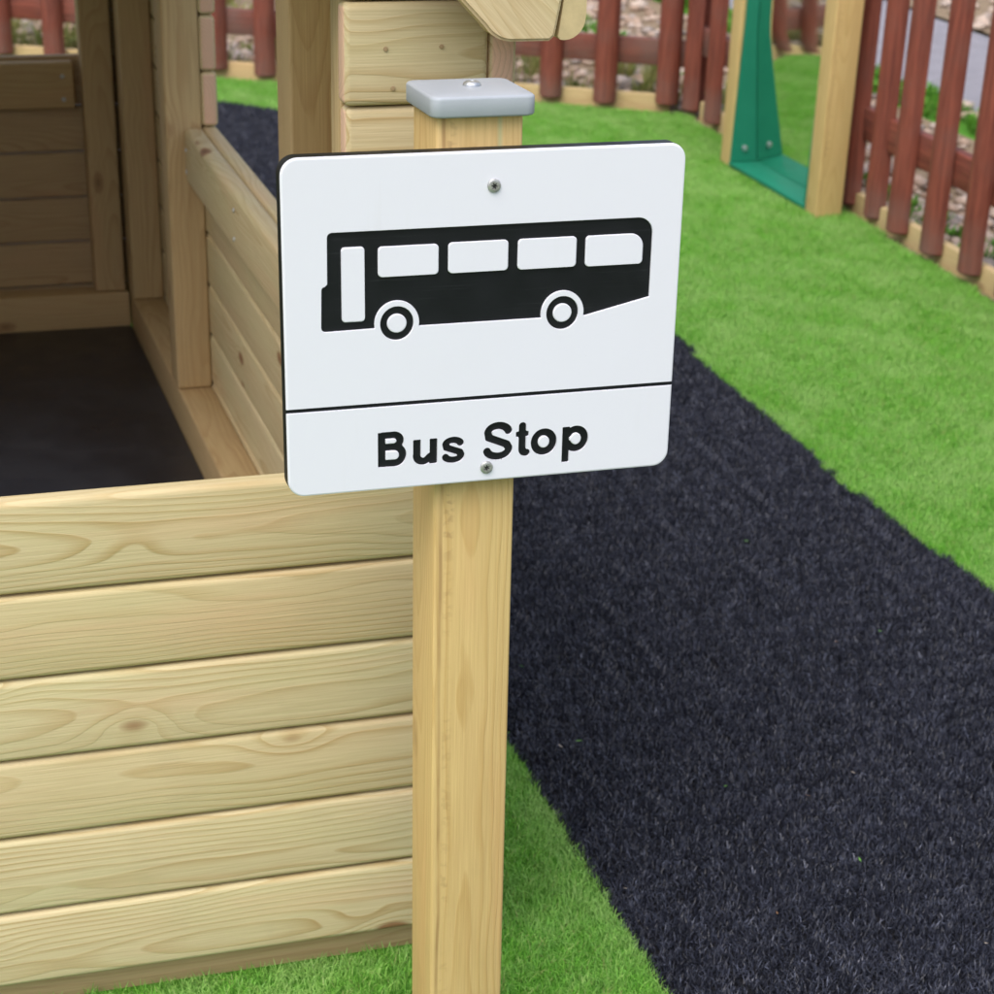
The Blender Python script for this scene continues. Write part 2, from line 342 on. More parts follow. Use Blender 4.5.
def turf(name, test, bounds, z, mat, dens, l0, l1, wd, seed, label, cat):
    B, S = .08, .02
    x = np.arange(bounds[0], bounds[1], B) + B / 2; y = np.arange(bounds[2], bounds[3], B) + B / 2
    C = np.array(np.meshgrid(x, y)).reshape(2, -1).T
    offs = np.array([(a, b) for a in (-.5, 0, .5) for b in (-.5, 0, .5)]) * B
    T = np.stack([test(C + o) for o in offs]); full = C[T.all(0)]; part = C[T.any(0) & ~T.all(0)]
    so_ = np.array([(a, b) for a in (-1.5, -.5, .5, 1.5) for b in (-1.5, -.5, .5, 1.5)]) * S
    small = (part[:, None, :] + so_[None]).reshape(-1, 2); small = small[test(small)]
    v0, f0, a0 = blade_patch(B, dens, l0, l1, wd, seed); v2, f2, a2 = blade_patch(S, dens, l0, l1, wd, seed + 1)
    r = np.random.default_rng(seed); k1, k3 = len(full), len(small)
    p1 = np.c_[full + r.uniform(-.004, .004, full.shape), np.full(k1, z)]; p3 = np.c_[small + r.uniform(-.004, .004, small.shape), np.full(k3, z)]
    V = np.r_[v0, p1, v2, p3]; o2 = len(v0) + k1
    F = f0 + [tuple(i + o2 for i in f) for f in f2]
    me = bpy.data.meshes.new(name); me.from_pydata(V.tolist(), [], F); me.materials.append(mat)
    n = len(V); role = np.r_[np.zeros(len(v0), int), np.ones(k1, int), np.full(len(v2), 2), np.full(k3, 3)]
    tone = np.r_[a0, np.zeros(k1), a2, np.zeros(k3)]
    rot = np.zeros((n, 3)); rot[:, 2] = np.pi / 2 * r.integers(0, 4, n); scl = np.ones((n, 3)); scl[:, 2] = r.uniform(.82, 1.15, n); scl[:, 0] = r.choice([-1, 1], n)
    me.attributes.new('role', 'INT', 'POINT').data.foreach_set('value', role.astype(np.int32))
    me.attributes.new('tone', 'FLOAT', 'POINT').data.foreach_set('value', tone.astype(np.float32))
    me.attributes.new('rot', 'FLOAT_VECTOR', 'POINT').data.foreach_set('vector', rot.astype(np.float32).ravel())
    me.attributes.new('scl', 'FLOAT_VECTOR', 'POINT').data.foreach_set('vector', scl.astype(np.float32).ravel())
    o = link(name, me); o['kind'] = 'stuff'; tag(o, label, cat)
    md = o.modifiers.new('scatter', 'NODES'); md.node_group = GN
    return o
def blade_mat(name, stops, trans, rough, spec, nap, clump=.3, sc=(5, 75)):
    t = NT(name); a = t.n('Attribute', attribute_name='tone'); gp = t.n('NewGeometry')
    c = t.ramp(a.outputs['Fac'], stops)
    nz = t.noise(t.vmath('MULTIPLY', gp.outputs['Position'], (1.6, 1.0, 1)), sc[0], 5, .65)
    c = t.mix(t.mapr(nz, .38, .68, 0, nap[0]), c, c4(nap[1]))
    nf = t.noise(gp.outputs['Position'], sc[1], 3, .6); c = t.mix(t.mapr(nf, .36, .64, clump, 0), c, c4([q * .4 for q in nap[1]]))
    b = t.n('BsdfPrincipled'); t.l(c, b.inputs['Base Color']); b.inputs['Roughness'].default_value = rough; b.inputs['Specular IOR Level'].default_value = spec
    if trans:
        tr = t.n('BsdfTranslucent'); t.l(c, tr.inputs[0]); mx = t.n('MixShader'); mx.inputs[0].default_value = trans
        t.l(b.outputs[0], mx.inputs[1]); t.l(tr.outputs[0], mx.inputs[2]); t.l(mx.outputs[0], t.out.inputs[0])
    else: t.l(b.outputs[0], t.out.inputs[0])
    return t.m
M['blade_green'] = blade_mat('green_turf_blade', [(0, (.11, .37, .03)), (.4, (.19, .54, .05)), (.75, (.30, .64, .09)), (.93, (.42, .67, .18)), (1, (.48, .44, .18))], .34, .42, .35, (.85, (.43, .67, .21)), .28, (6, 60))
M['blade_black'] = blade_mat('black_turf_blade', [(0, (.005, .0055, .0095)), (.5, (.012, .0135, .022)), (.78, (.040, .044, .068)), (1, (.16, .175, .24))], 0, .40, .4, (.7, (.056, .061, .092)), .9, (8, 42))
def t_green(P):
    h = (P[:, 0] > HOUSE[0]) & (P[:, 0] < HOUSE[1]) & (P[:, 1] > HOUSE[2]) & (P[:, 1] < HOUSE[3])
    return inside(P, LAWN) & ~inside(P, ROAD) & ~h
turf('green_turf', t_green, (-1.4, 2.72, -.7, 7.4), G, M['blade_green'], 125000, .013, .024, .0014, 3, 'short bright green artificial grass beside the black strip', 'grass')
turf('black_turf', lambda P: inside(P, ROAD), (-1.4, 1.7, -.7, 7.3), G + .004, M['blade_black'], 115000, .011, .020, .0017, 11, 'black artificial grass strip laid like a road', 'grass')

# ------------------------------------------------------------------ playhouse
YW = .265; PIT = .105; ZT = -.427
house = thing('playhouse', (-.31, 1.6, G), 'timber playhouse with low plank walls and open windows, behind the bus stop sign', 'playhouse')
pine, frame = M['pine'], M['pine_frame']
XL = -.93; XR = .279; XO = .311; YB = 2.93
FLZ = -1.04; PLZ = -.959
floor = timber('floor', house, XL + .03, .2065, YW + .0285, 2.859, FLZ - .018, FLZ, 'x', M['floor'], .001, 1)
jit = lambda a=.0012: random.uniform(-a, a)
def boards_x(wall, x0, x1, y0, y1, ztop, n, bev=.0075, mat=None):
    for k in range(n):
        d = jit(.002)
        timber('board', wall, x0 + jit(.0006), x1 + jit(.0006), y0 + d, y1, ztop - PIT * (k + 1) + .0032, ztop - PIT * k - (.0 if k else -.008 if ztop < -.4 else 0), 'x', mat or pine, bev, 4)
def boards_y(wall, x0, x1, y0, y1, ztop, n, bev=.0085):
    for k in range(n):
        d = jit(.0015)
        timber('board', wall, x0, x1 + d, y0 + jit(.0008), y1 + jit(.0008), ztop - PIT * (k + 1) + .002, ztop - PIT * k, 'y', pine, bev, 4)
EX, EZ, RXx, SL = .345, .175, -.31, math.radians(45)
# front wall: bottom bearer, studs, six low boards, short upper boards by the corner
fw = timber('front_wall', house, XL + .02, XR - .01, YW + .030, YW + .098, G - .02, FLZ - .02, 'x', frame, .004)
boards_x(fw, XL, XR, YW, YW + .028, ZT, 6)
for i, z in enumerate((-.322, -.217, -.112, -.011, .094, .199)):
    o = timber('board', fw, .124 + (0 if i != 4 else -.002), XR - .0008, YW - (.005 if i == 4 else 0) + jit(.001), YW + .028, z - PIT + .002, z, 'x', pine, .0075, 4)
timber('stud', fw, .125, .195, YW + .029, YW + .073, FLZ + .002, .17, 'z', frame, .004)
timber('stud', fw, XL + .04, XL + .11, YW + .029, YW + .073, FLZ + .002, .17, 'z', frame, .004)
for k in range(4):                                 # unseen gable boards over the opening, added to shade the interior
    z0 = .104 + PIT * k; xr = min(XR - .002, EX - max(0, z0 + PIT - EZ) - .01)
    timber('board', fw, XL, .122 if z0 < .2 else xr, YW + jit(.001), YW + .028, z0 + .002, z0 + PIT, 'x', pine, .0075, 4)
NAIL = lathe_mesh([(.0042, -.001), (.0042, .0004), (.003, .0007)], plain('nail_head', (.40, .28, .15), .6), 10)
for xx, zz in ((.166, .049), (.226, .050), (.174, .009)): screw(fw, (xx, YW - .0055, zz), (0, -1, 0), .6, NAIL, 'nail')
# right wall
rw = timber('right_wall', house, .208, .2785, YW + .10, YB - .072, FLZ - .02, PLZ, 'y', frame, .004)
boards_y(rw, XR, XO, YW - .003, YB + .03, ZT, 6)
z = ZT + PIT * 6
boards_y(rw, XR, XO, YW - .003, 1.030, z, 6); boards_y(rw, XR, XO, 2.137, YB + .03, z, 6)
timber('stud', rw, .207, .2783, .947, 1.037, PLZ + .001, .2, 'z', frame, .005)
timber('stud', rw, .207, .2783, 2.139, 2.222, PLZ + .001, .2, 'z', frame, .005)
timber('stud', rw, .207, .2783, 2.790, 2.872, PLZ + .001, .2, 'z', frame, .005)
rail = timber('rail', rw, .241, .2782, 1.039, 2.137, -.531, -.4255, 'y', pine, .011, 4)
for yy, zz in ((2.115, -.464), (2.12, -.507), (1.606, -.455), (1.612, -.507)): screw(rail.parent, (.2408, yy, zz), (-1, 0, 0), 1.0)
# back wall
bw = timber('back_wall', house, XL + .03, .2065, YB - .07, YB - .001, FLZ - .02, PLZ, 'x', frame, .004)
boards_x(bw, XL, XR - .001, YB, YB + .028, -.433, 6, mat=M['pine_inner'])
for k in range(6): timber('board', bw, .132, XR - .001, YB, YB + .028, -.433 + PIT * k + .002, -.433 + PIT * (k + 1), 'x', pine, .0075, 4)
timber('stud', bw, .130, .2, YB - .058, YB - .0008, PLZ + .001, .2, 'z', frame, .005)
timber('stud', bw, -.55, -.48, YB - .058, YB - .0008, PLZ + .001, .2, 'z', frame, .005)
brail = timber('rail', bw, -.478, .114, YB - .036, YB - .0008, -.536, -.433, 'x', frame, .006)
for zz in (-.464, -.515): screw(bw, (.088, YB - .0365, zz), (0, -1, 0), 1.2)
# left wall, unseen: invented shape, open in front for light, closed behind for shade
lw = timber('left_wall', house, XL + .034, XL + .10, YW + .10, YB - .072, FLZ - .02, PLZ, 'y', frame, .004)
boards_y(lw, XL - .032, XL - .0005, 1.50, YB + .03, ZT + PIT * 6, 12)
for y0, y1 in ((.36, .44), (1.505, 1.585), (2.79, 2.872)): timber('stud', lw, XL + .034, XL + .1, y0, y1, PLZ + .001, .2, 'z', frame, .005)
# roof: sloping boards either side of a ridge, eave boards, gable bargeboards with rounded feet
roof = timber('roof', house, RXx - .03, RXx + .03, .20, 3.06, EZ + (EX - RXx) * math.tan(SL) - .10, EZ + (EX - RXx) * math.tan(SL) - .012, 'y', frame, .004)   # ridge beam
nb = 8; Ls = (EX - RXx) / math.cos(SL)
for s, ya, yb in ((1, .17, 3.09), (-1, 1.42, 3.09)):  # left slope unseen and made up, cut short so light reaches the interior
    for k in range(nb):
        q = (k + .5) / nb * Ls; o = link('board', box_mesh(yb - ya, Ls / nb - .003, .022, .004, pine, 2), None, roof)
        o.rotation_euler = (Matrix.Rotation(s * SL, 3, 'Y') @ Matrix.Rotation(math.pi / 2, 3, 'Z')).to_euler()
        place(o, (RXx + s * q * math.cos(SL), (ya + yb) / 2, EZ + (EX - RXx) * math.tan(SL) - q * math.sin(SL)), roof)
def arc(cx, cz, r, a0, a1, n=7): return [(cx + r * math.cos(math.radians(a0 + (a1 - a0) * i / n)), cz + r * math.sin(math.radians(a0 + (a1 - a0) * i / n))) for i in range(n + 1)]
foot = arc(.2780, .1030, .0360, 215, 270, 10) + [(.3175, .0668), (.3230, .0715), (.3325, .12)]
up = Vector((-math.cos(SL), math.sin(SL)))
pr = foot[:-1] + [(.3370, .150)] + [(.3370 + up.x * .90, .150 + up.y * .90), (foot[0][0] + up.x * .835, foot[0][1] + up.y * .835)]
poly_prism(pr, .180, .208, pine, 'bargeboard', roof, .003, rot=SL)
poly_prism([(2 * RXx - x, z) for x, z in pr][::-1], 1.43, 1.458, pine, 'bargeboard', roof, .003, rot=-SL)
ev = [(.3275, .0700)] + arc(.3345, .0890, .0220, 258, 360, 8) + [(.3575, .16), (.3395, .163)]
def eave(sgn):
    pts = ev if sgn > 0 else [(2 * RXx - x, z) for x, z in ev][::-1]
    poly_prism(pts, .184 if sgn > 0 else 1.46, 3.06, M['eave'], 'eave_board', roof, 0)
eave(1); eave(-1)

# ------------------------------------------------------------------ bus stop sign on its post (leans back a touch)
LEAN = math.radians(-1.66)
BX, BY = .1966, .0557
by = lambda z: .0289 * z
bus = thing('bus_stop_sign', (BX, BY + by(G), G), 'white bus stop sign with black bus picture on a timber post', 'sign')
def sp(x, y, z): return (x - BX, y - BY, z - G)             # design coordinates -> local
post = link('post', box_mesh(1.132 + .15, .0848, .0857, .0035, M['pine_post']), None, bus)
post.rotation_euler = (0, -math.pi / 2, 0); post.location = sp(.1966, .0192 + .0424, .029 - (1.132 + .15) / 2)
bus.rotation_euler = (LEAN, 0, 0)
# cap
def cap_mesh():
    bm = bmesh.new(); h = .0195; prof = [(.0470, 0), (.0490, .0008), (.0498, .0024), (.0498, .0165), (.0494, .0180), (.0484, .0191), (.0470, .0196), (.030, .0206), (.010, .0210)]
    rings = []
    for k, (a, zz) in enumerate(prof):
        r = min(.0095, a * .6); ring = []
        for q, (sx, sy) in enumerate(((1, 1), (-1, 1), (-1, -1), (1, -1))):
            for i in range(7):
                an = math.radians(q * 90 + i * 15); ring.append(bm.verts.new((sx * (a - r) + r * math.cos(an), sy * (a - r) + r * math.sin(an), zz)))
        rings.append(ring)
    n = len(rings[0])
    for a, b in zip(rings, rings[1:]):
        for i in range(n): bm.faces.new((a[i], a[(i + 1) % n], b[(i + 1) % n], b[i]))
    bm.faces.new(rings[-1]); bm.faces.new(rings[0][::-1])
    me = bpy.data.meshes.new('post_cap'); bm.to_mesh(me); bm.free()
    for p in me.polygons: p.use_smooth = True
    return me
cap = link('post_cap', cap_mesh(), M['cap'], bus); cap.location = sp(.1978, .0600, .0285); cap.scale = (1.03, 1.03, 1)
btn = link('screw', lathe_mesh([(.0085, 0), (.0085, .0012), (.0078, .0028), (.0055, .0042), (.0026, .0048), (.0022, .0036)], M['zinc'], 24), None, cap)
btn.location = (.002, .0, .0209)

# --- sign plate: black core, white skin cut through to the core
SW, SH = .400, .3285
def rrect(x0, x1, z0, z1, r, n=8, rs=None):
    rs = rs or (r, r, r, r); out = []
    for (cx, cz, a, q) in ((x1 - rs[0], z1 - rs[0], 0, rs[0]), (x0 + rs[1], z1 - rs[1], 90, rs[1]), (x0 + rs[2], z0 + rs[2], 180, rs[2]), (x1 - rs[3], z0 + rs[3], 270, rs[3])):
        out += arc(cx, cz, q, a, a + 90, n)
    return out
def solid(loops):
    """one mesh of closed prisms; loops = [(points, y_front, y_back)]"""
    bm = bmesh.new()
    for pts, y0, y1 in loops:
        a = [bm.verts.new((x, y0, z)) for x, z in pts]; b = [bm.verts.new((x, y1, z)) for x, z in pts]; n = len(pts)
        bm.faces.new(a); bm.faces.new(b[::-1])
        for i in range(n): bm.faces.new((a[(i + 1) % n], a[i], b[i], b[(i + 1) % n]))
    bmesh.ops.recalc_face_normals(bm, faces=bm.faces[:])
    me = bpy.data.meshes.new('solid'); bm.to_mesh(me); bm.free(); return me
def plate(outer_r, y0, y1, ch, x0=0, x1=SW, z0=-SH, z1=0):
    bm = bmesh.new(); n = None; rings = []
    for ins, y in ((ch, y0), (ch * .35, y0 + ch * .25), (0, y0 + ch), (0, y1)):
        rings.append([bm.verts.new((x, y, z)) for x, z in rrect(x0 + ins, x1 - ins, z0 + ins, z1 - ins, outer_r - ins)])
    n = len(rings[0]); bm.faces.new(rings[0]); bm.faces.new(rings[-1][::-1])
    for a, b in zip(rings, rings[1:]):
        for i in range(n): bm.faces.new((a[i], a[(i + 1) % n], b[(i + 1) % n], b[i]))
    bmesh.ops.recalc_face_normals(bm, faces=bm.faces[:])
    me = bpy.data.meshes.new('plate'); bm.to_mesh(me); bm.free(); return me
def boolean(me, cut, op):
    a = bpy.data.objects.new('tmp_a', me); b = bpy.data.objects.new('tmp_b', cut); col.objects.link(a); col.objects.link(b)
    md = a.modifiers.new('b', 'BOOLEAN'); md.operation = op; md.object = b; md.solver = 'EXACT'; md.use_self = False
    dg = bpy.context.evaluated_depsgraph_get(); r = bpy.data.meshes.new_from_object(a.evaluated_get(dg))
    bpy.data.objects.remove(a); bpy.data.objects.remove(b); return r
def ell(cx, cz, rx, rz, a0, a1, n=16): return [(cx + rx * math.cos(math.radians(a0 + (a1 - a0) * i / n)), cz + rz * math.sin(math.radians(a0 + (a1 - a0) * i / n))) for i in range(n + 1)]
cuts = []
YC = .0024                                     # depth of the white skin
C0, C1 = -.02, YC - .0                         # cutter range; goes right through the skin
# letters: baseline and caps height in sign coordinates (the line of lettering rises a little)
def letter_shapes():
    """each letter as (boxes, strokes): boxes x0,x1,z0,z1,r; strokes (polyline, width)"""
    S = .0081; L = []
    x, b, h = .0905, -.3050, .0362
    L.append(([(x, x + S, b, b + h, .0006)], [([(x + S * .6, b + h - .0034)] + [(x + .0160, b + h - .0034)] + ell(x + .0160, b + h * .735, .0070, (.0063), 85, -90, 12) + [(x + S * .6, b + h * .735 - .0063)], .0076),
        ([(x + S * .6, b + h * .735 - .0063), (x + .0170, b + h * .735 - .0063)] + ell(x + .0175, b + .0118, .0080, .0084, 85, -90, 14) + [(x + S * .6, b + .0036)], .0076)]))
    x, b, h = .1265, -.3055, .0266
    L.append(([(x + .0170, x + .0170 + S, b, b + h, .0010), (x, x + S, b + .0110, b + h, .0010)], [([(x + S / 2, b + h * .6), (x + S / 2, b + .0110)] + ell(x + .0104, b + .0100, .0067, .0066, 180, 300, 10) + [(x + .0175, b + .0080)], S)]))
    x, b, h = .1565, -.3063, .0272
    L.append(([], [(ell(x + .0115, b + h * .71, .0080, .0046, 15, 170, 12) + [(x + .0046, b + h * .60), (x + .0116, b + h * .50), (x + .0186, b + h * .40)] + ell(x + .0116, b + h * .285, .0084, .0046, 15, -165, 14)[1:], .0073)]))
    x, b, h = .2000, -.3070, .0395
    L.append(([], [(ell(x + .0150, b + h * .715, .0110, .0076, 12, 170, 14) + [(x + .0052, b + h * .60), (x + .0142, b + h * .505), (x + .0240, b + h * .40)] + ell(x + .0148, b + h * .285, .0116, .0076, 15, -168, 16)[1:], .0082)]))
    x, b, h = .2325, -.3055, .0345
    L.append(([(x + .0010, x + .0148, b + .0206, b + .0266, .0010)], [([(x + .0080, b + h - .0024), (x + .0080, b + .0088)] + ell(x + .0122, b + .0080, .0042, .0044, 180, 275, 6), S)]))
    x, b = .2500, -.3050
    L.append(([], [(ell(x + .0135, b + .0130, .0100, .0103, 0, 360, 40), .0080)]))
    x, b = .2830, -.3045
    L.append(([(x, x + S, b - .0115, b + .0265, .0010)], [(ell(x + .0148, b + .0130, .0096, .0101, 150, -150, 28), .0079)]))
    return L
def contours(boxes, strokes, step=.00035, pad=.006):
    """outline of a letter: marching squares over its distance field"""
    pts = np.array([(q[0], q[2]) for q in boxes] + [(q[1], q[3]) for q in boxes] + [p for st, _ in strokes for p in st]); lo, hi = pts.min(0) - pad, pts.max(0) + pad
    xs = np.arange(lo[0], hi[0], step); zs = np.arange(lo[1], hi[1], step); X, Z = np.meshgrid(xs, zs, indexing='ij'); D = np.full(X.shape, 9.0)
    for x0, x1, z0, z1, r in boxes:
        dx = np.abs(X - (x0 + x1) / 2) - (x1 - x0) / 2 + r; dz = np.abs(Z - (z0 + z1) / 2) - (z1 - z0) / 2 + r
        D = np.minimum(D, np.hypot(np.maximum(dx, 0), np.maximum(dz, 0)) + np.minimum(np.maximum(dx, dz), 0) - r)
    for st, wd in strokes:
        for (ax, az), (bx, bz) in zip(st, st[1:]):
            vx, vz = bx - ax, bz - az; q = vx * vx + vz * vz
            if q < 1e-14: continue
            u = np.clip(((X - ax) * vx + (Z - az) * vz) / q, 0, 1); D = np.minimum(D, np.hypot(X - ax - u * vx, Z - az - u * vz) - wd / 2)
    D += 1e-9; seg = {}
    ins = D < 0; cell = ins[:-1, :-1].astype(int) + ins[1:, :-1] * 2 + ins[1:, 1:] * 4 + ins[:-1, 1:] * 8
    E = {0: ((0, 0), (1, 0)), 1: ((1, 0), (1, 1)), 2: ((0, 1), (1, 1)), 3: ((0, 0), (0, 1))}
    T = {1: [(3, 0)], 2: [(0, 1)], 3: [(3, 1)], 4: [(1, 2)], 5: [(3, 0), (1, 2)], 6: [(0, 2)], 7: [(3, 2)], 8: [(2, 3)], 9: [(2, 0)], 10: [(0, 1), (2, 3)], 11: [(2, 1)], 12: [(1, 3)], 13: [(1, 0)], 14: [(0, 3)]}
    def key(i, j, e): return ((i, j, 0) if e == 0 else (i + 1, j, 1) if e == 1 else (i, j + 1, 0) if e == 2 else (i, j, 1))
    def pos(k):
        i, j, v = k; i2, j2 = (i + 1, j) if v == 0 else (i, j + 1); a, b = D[i, j], D[i2, j2]; u = a / (a - b)
        return (xs[i] + (xs[i2] - xs[i]) * u, zs[j] + (zs[j2] - zs[j]) * u)
    for i, j in zip(*np.nonzero((cell > 0) & (cell < 15))):
        for a, b in T[cell[i, j]]: seg[key(i, j, a)] = key(i, j, b)
    loops = []
    while seg:
        k0 = next(iter(seg)); k = k0; lp = []
        while k in seg: lp.append(pos(k)); k = seg.pop(k)
        # even out: drop near-duplicates, average neighbours once, thin
        q = [lp[0]]
        for p in lp[1:]:
            if math.dist(p, q[-1]) > step * .8: q.append(p)
        if math.dist(q[0], q[-1]) < step * .5: q.pop()
        q = [((a[0] + 2 * b[0] + c[0]) / 4, (a[1] + 2 * b[1] + c[1]) / 4) for a, b, c in zip([q[-1]] + q[:-1], q, q[1:] + q[:1])]
        loops.append(q[::2])
    return loops
def larea(p): return sum(p[i][0] * p[(i + 1) % len(p)][1] - p[(i + 1) % len(p)][0] * p[i][1] for i in range(len(p))) / 2
counters = []
for bx_, st_ in letter_shapes():
    lp = sorted(contours(bx_, st_), key=lambda p: -abs(larea(p)))
    cuts.append((lp[0], 0, 0)); counters += [q for q in lp[1:] if abs(larea(q)) > 2e-6]
# dividing line and screw seats
cuts.append(([(-.02, -.2426), (.42, -.2426), (.42, -.2386), (-.02, -.2386)], -.02, .02))
# bus body with wheel arches
W1, W2 = (.1103, -.1600), (.2785, -.1600)
body = [(.0425, -.1185)] + arc(.0475, -.0745, .0045, 180, 90, 4) + arc(.3535, -.0860, .0160, 90, 0, 8) + [(.3695, -.1492), (.3030, -.1640)]
body += arc(W2[0], W2[1], 0.0222, -10, 190, 22) + arc(W1[0], W1[1], .0222, -10, 190, 22) + arc(.0405, -.1600, .0045, 270, 180, 4) + arc(.0398, -.1238, .0030, 180, 90, 3)
cuts.append((body, -.02, .02))
for c in (W1, W2): cuts.append((ell(c[0], c[1], .0166, .0166, 0, 352, 44), -.02, .0205))
skin = plate(.0165, 0, YC, .0020)
def offset(pts, d):
    n = len(pts); area = sum(pts[i][0] * pts[(i + 1) % n][1] - pts[(i + 1) % n][0] * pts[i][1] for i in range(n)); sg = 1 if area > 0 else -1; out = []
    for i in range(n):
        a, b, c = Vector(pts[i - 1]), Vector(pts[i]), Vector(pts[(i + 1) % n]); e1 = (b - a).normalized(); e2 = (c - b).normalized()
        n1 = Vector((e1.y, -e1.x)); n2 = Vector((e2.y, -e2.x)); k = (n1 + n2); k = k.normalized() if k.length > 1e-6 else n1
        out.append(tuple(b + k * sg * d / max(.5, k.dot(n1))))
    return out
def cutter(pts, bev=.0009):
    bm = bmesh.new(); rings = [[bm.verts.new((x, y, z)) for x, z in offset(pts, d)] for d, y in (((bev * 1.6, -.0009), (0, .0007), (0, .006)) if bev else ((0, -.001), (0, .006)))]; n = len(pts)
    bm.faces.new(rings[0]); bm.faces.new(rings[-1][::-1])
    for a, b in zip(rings, rings[1:]):
        for i in range(n): bm.faces.new((a[i], a[(i + 1) % n], b[(i + 1) % n], b[i]))
    bmesh.ops.recalc_face_normals(bm, faces=bm.faces[:]); me = bpy.data.meshes.new('cutter'); bm.to_mesh(me); bm.free(); return me
for c_ in cuts: skin = boolean(skin, cutter(c_[0], 0 if len(c_[0]) > 90 else .0005), 'DIFFERENCE')
core = plate(.0165, YC, .0190, .0004)
board = link('sign_board', core, M['black_hdpe'], bus); board.location = sp(0, 0, 0)
sk = link('white_face', skin, M['white_hdpe'], board)
for p in skin.polygons: p.use_smooth = False
isl = [rrect(.0563, .0788, -.1560, -.0845, .0035), rrect(.0920, .1515, -.1145, -.0855, .0040), rrect(.1612, .2212, -.1145, -.0850, .0040), rrect(.2310, .2908, -.1148, -.0852, .0040),
       rrect(.3003, .3600, -.1155, -.0855, .004, rs=(.0130, .004, .004, .004))]
bms = bmesh.new()
def island(pts, nm):
    bm = bmesh.new(); n = len(pts); cx = sum(p[0] for p in pts) / n; cz = sum(p[1] for p in pts) / n; rings = []
    for ins, y in ((.0007, 0), (0, .0007), (0, YC + .0001)):
        ring = []
        for x, z in pts:
            d = Vector((x - cx, z - cz)); k = 1 - ins / max(d.length, 1e-6) * 1.2; ring.append(bm.verts.new((cx + d.x * k, y, cz + d.y * k)))
        rings.append(ring)
    bm.faces.new(rings[0])
    for a, b in zip(rings, rings[1:]):
        for i in range(n): bm.faces.new((a[i], a[(i + 1) % n], b[(i + 1) % n], b[i]))
    bmesh.ops.recalc_face_normals(bm, faces=bm.faces[:])
    me = bpy.data.meshes.new(nm); bm.to_mesh(me); bm.free(); link(nm, me, M['white_hdpe'], board)
bms.free()
for p, nm in zip(isl, ['bus_door', 'bus_window', 'bus_window', 'bus_window', 'bus_window']): island(p, nm)
for q in counters: island(q, 'letter_counter')
for c in (W1, W2): island(ell(c[0], c[1], .0096, .0092, 0, 345, 23), 'wheel_hub')
# screws through the sign: pan head with a star recess
def star_screw():
    bm = bmesh.new(); seg = 24; rings = []
    for r, h in ((.0060, 0), (.0060, .0008), (.0052, .0018), (.0040, .0021)):
        rings.append([bm.verts.new((r * math.cos(2 * math.pi * i / seg), r * math.sin(2 * math.pi * i / seg), h)) for i in range(seg)])
    for h in (.0021, .0003):
        rings.append([bm.verts.new(((.0030 if i % 4 < 2 else .0017) * math.cos(2 * math.pi * i / seg), (.0030 if i % 4 < 2 else .0017) * math.sin(2 * math.pi * i / seg), h)) for i in range(seg)])
    for k, (a, b) in enumerate(zip(rings, rings[1:])):
        for i in range(seg): bm.faces.new((a[i], a[(i + 1) % seg], b[(i + 1) % seg], b[i]))
    f = bm.faces.new(rings[-1]); f.material_index = 1
    me = bpy.data.meshes.new('screw'); bm.to_mesh(me); bm.free(); me.materials.append(M['steel']); me.materials.append(M['recess']); return me
SS = star_screw()
for x, z in ((.2052, -.0328), (.2030, -.3138)):
    o = link('screw', SS, None, board); o.location = (x, -.0002, z); o.scale = (1.1, 1.1, 1.1); o.rotation_euler = (Matrix.Rotation(math.pi / 2, 3, 'X') @ Matrix.Rotation(random.random() * 3, 3, 'Z')).to_euler()

# ------------------------------------------------------------------ fences of half-round palings
def paling_mesh(L=1.0, wd=.088, dp=.046):
    """half-round pale, long axis local X, flat at local y = 0, round towards -Y, pointed top"""
    bm = bmesh.new(); prof = [(math.cos(math.pi * i / 12) * wd / 2, -math.sin(math.pi * i / 12) * dp) for i in range(13)]
    rings = []
    for u, s in ((-.5, .86), (-.494, 1), (.42, 1), (.47, .93), (.495, .70), (.5, .45)):
        rings.append([bm.verts.new((u * L, y * s if s < 1 else y, z * s)) for z, y in prof])
    n = 13
    for a, b in zip(rings, rings[1:]):
        for i in range(n): bm.faces.new((a[i], a[(i + 1) % n], b[(i + 1) % n], b[i]))
    bm.faces.new(rings[0][::-1]); bm.faces.new(rings[-1]); bmesh.ops.recalc_face_normals(bm, faces=bm.faces[:])
    me = bpy.data.meshes.new('paling'); bm.to_mesh(me); bm.free(); me.materials.append(M['red'])
    for p in me.polygons: p.use_smooth = True
    me.set_sharp_from_angle(angle=math.radians(40)); return me
PAL = paling_mesh()
def upright(o, ang, tilt=0.0): o.rotation_euler = (Matrix.Rotation(ang, 3, 'Z') @ Matrix.Rotation(tilt, 3, 'Y') @ Matrix.Rotation(-math.pi / 2, 3, 'Y')).to_euler()
